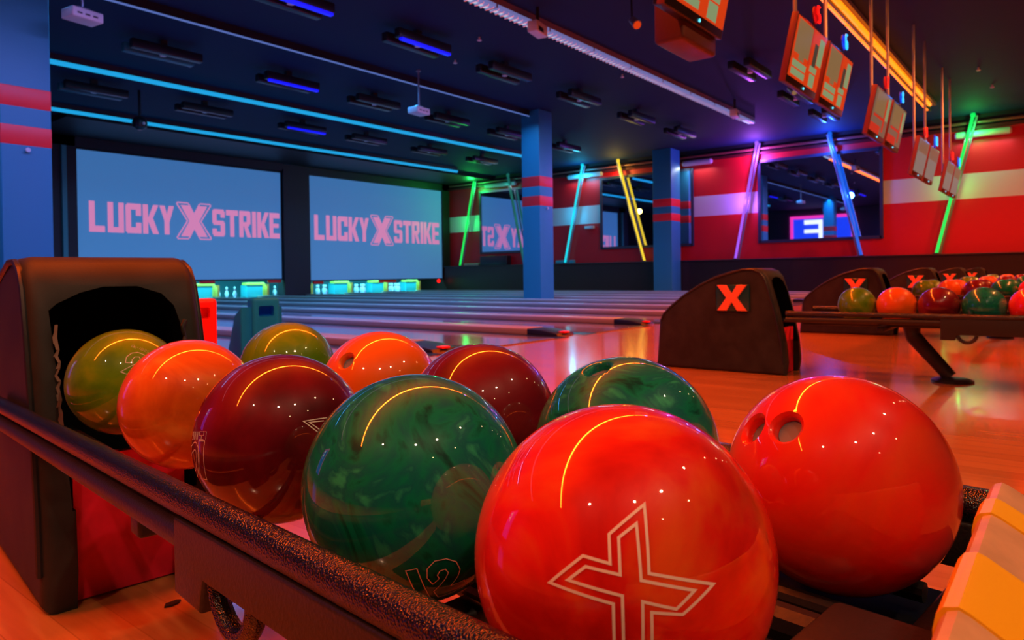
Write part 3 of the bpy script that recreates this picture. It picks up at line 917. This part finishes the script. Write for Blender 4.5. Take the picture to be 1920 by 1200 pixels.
TH = -math.radians(7.21)
ct, st_ = math.cos(math.radians(7.21)), math.sin(math.radians(7.21))
def near_to_world(xl, yl): return (xl*ct + yl*st_, yl*ct - xl*st_)
nx, ny = near_to_world(.567, 1.645)
ball_return((nx, ny, 0), TH, 'near black ball return with worn hood opening, its rack filling the foreground', True, 1.55)
RX = [4.85, 8.2, 11.72, 15.2, 18.7]
RL = ['black ball return with an orange cross emblem, the largest one on the right', 'dark ball return with orange cross, second behind the large one on the right', 'third ball return on the right, half hidden behind an olive ball',
      'fourth ball return on the right, mostly hidden behind balls', 'farthest ball return before the red wall']
for x, l_ in zip(RX, RL): ball_return((x, 1.45, 0), 0, l_)

# ------------------------------------------------------------------ balls
RB = .108
def on_sphere(dirs, lift=1.003, sub=4):
    out = []
    for i in range(len(dirs)-1):
        a, b = Vector(dirs[i]).normalized(), Vector(dirs[i+1]).normalized()
        for k in range(sub): out.append((a.lerp(b, k/sub)).normalized() * RB * lift)
    out.append(Vector(dirs[-1]).normalized() * RB * lift)
    return out

def ribbon(m, dirs, w, closed, lift=1.0022):
    P = on_sphere(dirs, lift, 6)
    if closed: P = P[:-1]
    n = len(P)
    L_, R_ = [], []
    for i, p in enumerate(P):
        a = P[(i-1) % n] if (closed or i > 0) else p
        b = P[(i+1) % n] if (closed or i < n-1) else p
        nn = p.normalized()
        d1, d2 = (p-a), (b-p)
        d1 = d1.normalized() if d1.length > 1e-7 else d2.normalized()
        d2 = d2.normalized() if d2.length > 1e-7 else d1
        s1, s2 = nn.cross(d1).normalized(), nn.cross(d2).normalized()
        mv = (s1+s2)
        mv = mv.normalized() if mv.length > .2 else s1
        k = min(1/max(.3, mv.dot(s1)), 2.6)
        L_.append(m.bm.verts.new(p + mv*w*k)); R_.append(m.bm.verts.new(p - mv*w*k))
    for i in range(n if closed else n-1):
        j = (i+1) % n
        m.bm.faces.new([L_[i], L_[j], R_[j], R_[i]])

def ball_mesh(seg=64):
    bm = bmesh.new()
    bmesh.ops.create_uvsphere(bm, u_segments=seg*3//2, v_segments=seg, radius=RB)
    return bm

def ball(loc, key, label, group, holes=(), marks=(), glyphs=(), seg=48, insert='hole', hr=.0145):
    mbq = MB(); mbq.bm.free(); mbq.bm = ball_mesh(64 if holes else seg)
    mbq.use(MT[key])
    o = mbq.build('ball_shell' if (marks or holes) else 'bowling_ball', None, None, smooth=0)
    o.data.polygons.foreach_set('use_smooth', [True]*len(o.data.polygons))
    if holes:
        cs = []
        for d in holes:
            d = Vector(d).normalized()
            c = MB().use(MT[key]).tube([d*.06, d*RB*.94, d*RB*.97, d*RB*.985, d*RB*1.06], [hr, hr, hr*1.10, hr*1.32, hr*1.32+.006], 32).build('c', MT[key])
            cs.append(c)
        boolean_cut(o, cs)
        o.data.set_sharp_from_angle(angle=math.radians(60))
    if not (marks or holes):
        o.location = loc
        o.rotation_euler = (random.uniform(0, 3), random.uniform(0, 3), random.uniform(0, 3))
        tag(o, label, 'bowling ball', group)
        return o
    t = empty('bowling_ball', loc, 0, label, 'bowling ball', group)
    o.parent = t
    for d in holes:
        d = Vector(d).normalized()
        MB().tube([d*.058, d*RB*.89], hr-.0006, 24).build('finger_insert', MT[insert], t)
    for name, lines, r in marks:
        m = MB()
        for L_ in lines: ribbon(m, L_, r, (Vector(L_[0])-Vector(L_[-1])).length < .02)
        m.build(name, MT['line'], t)
    for txt, base, size in glyphs:
        m = MB()
        pts = on_sphere(base, 1.002, 10)
        n = len(txt)
        for i, ch in enumerate(txt):
            f = (i+.5)/n*(len(pts)-1)
            k = min(int(f), len(pts)-2)
            p = pts[k].lerp(pts[k+1], f-k)
            e1 = (pts[k+1]-pts[k]).normalized(); nn = p.normalized(); e2 = nn.cross(e1) * (1 if txt[0] != '~' else -1)
            if ch in ' ~': continue
            S = {'1': [(.5,0),(.5,1)], '0': [(0,0),(0,1),(1,1),(1,0),(0,0)], '6': [(1,1),(0,1),(0,0),(1,0),(1,.5),(0,.5)], '9': [(1,.5),(0,.5),(0,1),(1,1),(1,0)],
                 '5': [(1,1),(0,1),(0,.5),(1,.5),(1,0),(0,0)], 'J': [(1,1),(1,0),(0,0),(0,.3)], 'N': [(0,0),(0,1),(1,0),(1,1)], 'L': [(0,1),(0,0),(1,0)], '2': [(0,1),(1,1),(1,.5),(0,.5),(0,0),(1,0)], '-': [(0,.5),(1,.5)]}[ch]
            m.tube([(p + e1*(a-.5)*size*.55 + e2*(b-.5)*size).normalized()*RB*1.002 for a, b in S], .00022, 4)
        m.build('serial_text', MT['line'], t)
    return t

XO=[[-0.873,-0.455,-0.175],[-0.883,-0.455,0.113],[-0.98,-0.104,0.171],[-0.901,-0.275,0.337],[-0.852,-0.42,0.312],[-0.804,-0.386,0.452],[-0.623,-0.509,0.594],[-0.751,-0.602,0.271],[-0.487,-0.853,0.186],[-0.657,-0.752,0.055],[-0.775,-0.628,0.075],[-0.761,-0.617,-0.2],[-0.873,-0.455,-0.175]]
XI=[[-0.85,-0.498,-0.171],[-0.854,-0.495,0.157],[-0.956,-0.211,0.205],[-0.911,-0.298,0.286],[-0.84,-0.475,0.261],[-0.785,-0.436,0.439],[-0.702,-0.501,0.506],[-0.785,-0.572,0.237],[-0.589,-0.79,0.171],[-0.682,-0.726,0.086],[-0.799,-0.587,0.131],[-0.793,-0.58,-0.183],[-0.85,-0.498,-0.171]]
G1=[[-0.682,-0.607,-0.408],[-0.626,-0.674,-0.392],[-0.329,-0.531,-0.78],[-0.468,-0.522,-0.713],[-0.682,-0.607,-0.408]]
G2=[[-0.459,-0.679,-0.573],[-0.531,-0.688,-0.496],[-0.562,-0.721,-0.406],[-0.531,-0.777,-0.339],[-0.453,-0.827,-0.334],[-0.366,-0.85,-0.379],[-0.301,-0.832,-0.465],[-0.287,-0.793,-0.538],[-0.293,-0.717,-0.633],[-0.189,-0.769,-0.61],[-0.092,-0.716,-0.692],[-0.293,-0.572,-0.767],[-0.402,-0.631,-0.664],[-0.388,-0.75,-0.536],[-0.391,-0.788,-0.475],[-0.43,-0.793,-0.432],[-0.465,-0.768,-0.441],[-0.468,-0.741,-0.482],[-0.439,-0.731,-0.523],[-0.459,-0.679,-0.573]]
GTX=[[-0.219,-0.433,-0.874],[-0.07,-0.496,-0.866],[0.042,-0.583,-0.811]]
M1=[[-0.988,0.078,0.133],[-0.988,-0.046,0.15],[-0.957,-0.022,-0.289],[-0.948,0.104,-0.301],[-0.988,0.078,0.133]]
M0=[[-0.994,0.066,-0.082],[-0.98,0.105,-0.171],[-0.945,0.195,-0.261],[-0.873,0.346,-0.344],[-0.85,0.43,-0.30],[-0.86,0.46,-0.20],[-0.87,0.48,-0.10],[-0.90,0.43,0.0],[-0.95,0.313,0.041],[-0.966,0.248,0.079],[-0.976,0.189,0.105],[-0.986,0.134,0.099],[-0.994,0.089,0.062],[-0.998,0.063,-0.001],[-0.994,0.066,-0.082]]
M0i=[[-0.985,0.144,-0.096],[-0.969,0.182,-0.167],[-0.938,0.258,-0.232],[-0.90,0.34,-0.26],[-0.90,0.38,-0.18],[-0.91,0.40,-0.10],[-0.951,0.30,-0.034],[-0.97,0.239,-0.011],[-0.978,0.207,0.011],[-0.984,0.177,0.023],[-0.988,0.151,0.011],[-0.99,0.136,-0.032],[-0.985,0.144,-0.096]]
MTX=[[-0.976,-0.057,0.208],[-0.936,0.319,0.151]]
MX=[[-0.027,-0.937,0.349],[-0.302,-0.888,0.348],[-0.159,-0.966,0.203]]
MX2=[[-0.076,-0.944,0.322],[-0.243,-0.912,0.329],[-0.141,-0.962,0.234]]
O9=[[-0.336,-0.827,0.451],[-0.294,-0.783,0.547],[-0.201,-0.77,0.606],[-0.098,-0.784,0.613],[-0.002,-0.83,0.557],[0.026,-0.879,0.476],[-0.035,-0.919,0.393],[-0.342,-0.906,0.249],[-0.431,-0.852,0.297],[-0.178,-0.889,0.423],[-0.086,-0.875,0.477],[-0.102,-0.841,0.532],[-0.17,-0.826,0.538],[-0.228,-0.842,0.489],[-0.223,-0.872,0.436],[-0.336,-0.827,0.451]]
OTX=[[0.185,-0.828,0.529],[-0.004,-0.753,0.658],[-0.153,-0.663,0.732]]

GN = 'bowling balls on the near rack'
ball((.637, 1.538, .456), 'ol', 'olive green bowling ball with an outlined 9 at the hood opening of the near rack', GN, marks=[('number', [O9], .0005)], glyphs=[('2-5201-90', OTX, .006)])
ball((.589, 1.175, .455), 'org', 'marbled orange bowling ball in the front row between the olive and maroon balls', GN)
ball((.530, .814, .457), 'mar', 'dark maroon bowling ball with an outlined 10, in the front row of the near rack', GN, holes=[(-.80, .42, .43)], marks=[('number', [M1, M0, M0i], .0006), ('emblem', [MX, MX2], .0006)], glyphs=[('L25J1105', MTX, .009)], insert='inner', hr=.0125)
ball((.480, .510, .460), 'grn', 'marbled green bowling ball with an outlined 12, in the front row of the near rack', GN, marks=[('number', [G1, G2], .0005)], glyphs=[('NJ10695', GTX, .010)])
ball((.451, .261, .460), 'redb', 'large looking red bowling ball with an outlined cross emblem, nearest the camera', GN, marks=[('emblem', [XO, XI], .0009)])
ball((.960, 1.443, .454), 'ol', 'olive bowling ball at the back row of the near rack, beside the hood', GN)
ball((.859, 1.001, .457), 'orp', 'plain orange bowling ball in the back row with a finger hole at its left', GN, holes=[(-.799, -.105, .592)], hr=.013)
ball((.762, .671, .459), 'mar', 'plain maroon bowling ball in the back row of the near rack', GN)
ball((.734, .418, .458), 'grn', 'marbled green bowling ball in the back row with a thumb hole on top', GN, holes=[(-.363, .134, .922)], hr=.015)
ball((.765, .190, .450), 'redr', 'plain red bowling ball with two grey lined finger holes, right end of back row', GN, holes=[(-.591, .599, .541), (-.742, .249, .622)], hr=.0135)

KEYS = ['ol', 'orp', 'mar', 'grn', 'redr']
NMS = ['olive', 'orange', 'maroon', 'green', 'red']
g = 'bowling balls on the second rack'
for k, n_, y in zip(KEYS, NMS, (1.050, .833, .615, .398, .181)):
    ball((4.70, y, .4545), k, '%s bowling ball on the large right rack, in the row nearest the camera' % n_, g)
for ri, (x0, nm) in enumerate(((8.2, 'second rack on the right'), (11.72, 'third rack on the right'), (15.2, 'farthest filled rack'))):
    g = 'bowling balls on the ' + nm
    for row, dx in (('front', -.151), ('back', .151)):
        for i, (k, n_, y) in enumerate(zip(KEYS, NMS, (1.18, .963, .746, .529, .312))):
            ball((x0+dx, y - (.03 if dx > 0 else 0), .4545), k, '%s bowling ball in the %s row of the %s' % (n_, row, nm), g, seg=24)

# ------------------------------------------------------------------ ball ramps for children, behind the near hood
def ramp(x, y, rz, key, wing, label, w=.15, h=.555):
    t = empty('ball_ramp', (x, y, 0), rz, label, 'ball ramp')
    b = MB().use(MT[key]).box(-w/2, w/2, 0, .16, 0, h, .018).build('body', None, None)
    c = MB().use(MT[key]).box(-w*.28, w*.28, -.1, .08, h-.105, h-.045, .01).build('c', None)
    boolean_cut(b, [c]); b.parent = t
    if wing:
        MB().prism([(.03, 0), (.03, h-.05), (.22, h-.10), (.60, .10), (.60, 0)], 'X', -w/2-.06, -w/2+.01, .012).build('side_wing', MT[key], t)
        MB().prism([(.03, 0), (.03, h-.05), (.22, h-.10), (.60, .10), (.60, 0)], 'X', w/2-.01, w/2+.02, .012).build('side_wing', MT[key], t)
    else:
        MB().prism([(.03, 0), (.03, h-.06), (.30, h-.14), (.5, 0)], 'X', -w/2-.04, -w/2+.01, .012).build('side_wing', MT[key], t)
    return t
ramp(2.26, 3.6, -.35, 'bluep', True, 'blue plastic ball ramp with a handle slot behind the near ball return')
ramp(1.90, 3.65, -.35, 'redp', False, 'bright red plastic ball ramp with a handle slot, left of the blue one', .165, .56)

# torn scrap of dark debris on the floor by the near hood
mb = MB()
pts = [(0, 0), (.012, -.006), (.028, -.004), (.036, .004), (.030, .012), (.018, .010), (.008, .012)]
mb.prism(pts, 'Z', .0005, .004)
o = mb.build('floor_scrap', MT['rubber'])
SCRAP = (.665, 1.445)
o.location = (SCRAP[0], SCRAP[1], 0)
tag(o, 'small dark torn scrap lying on the floor in front of the red kick panel', 'debris')
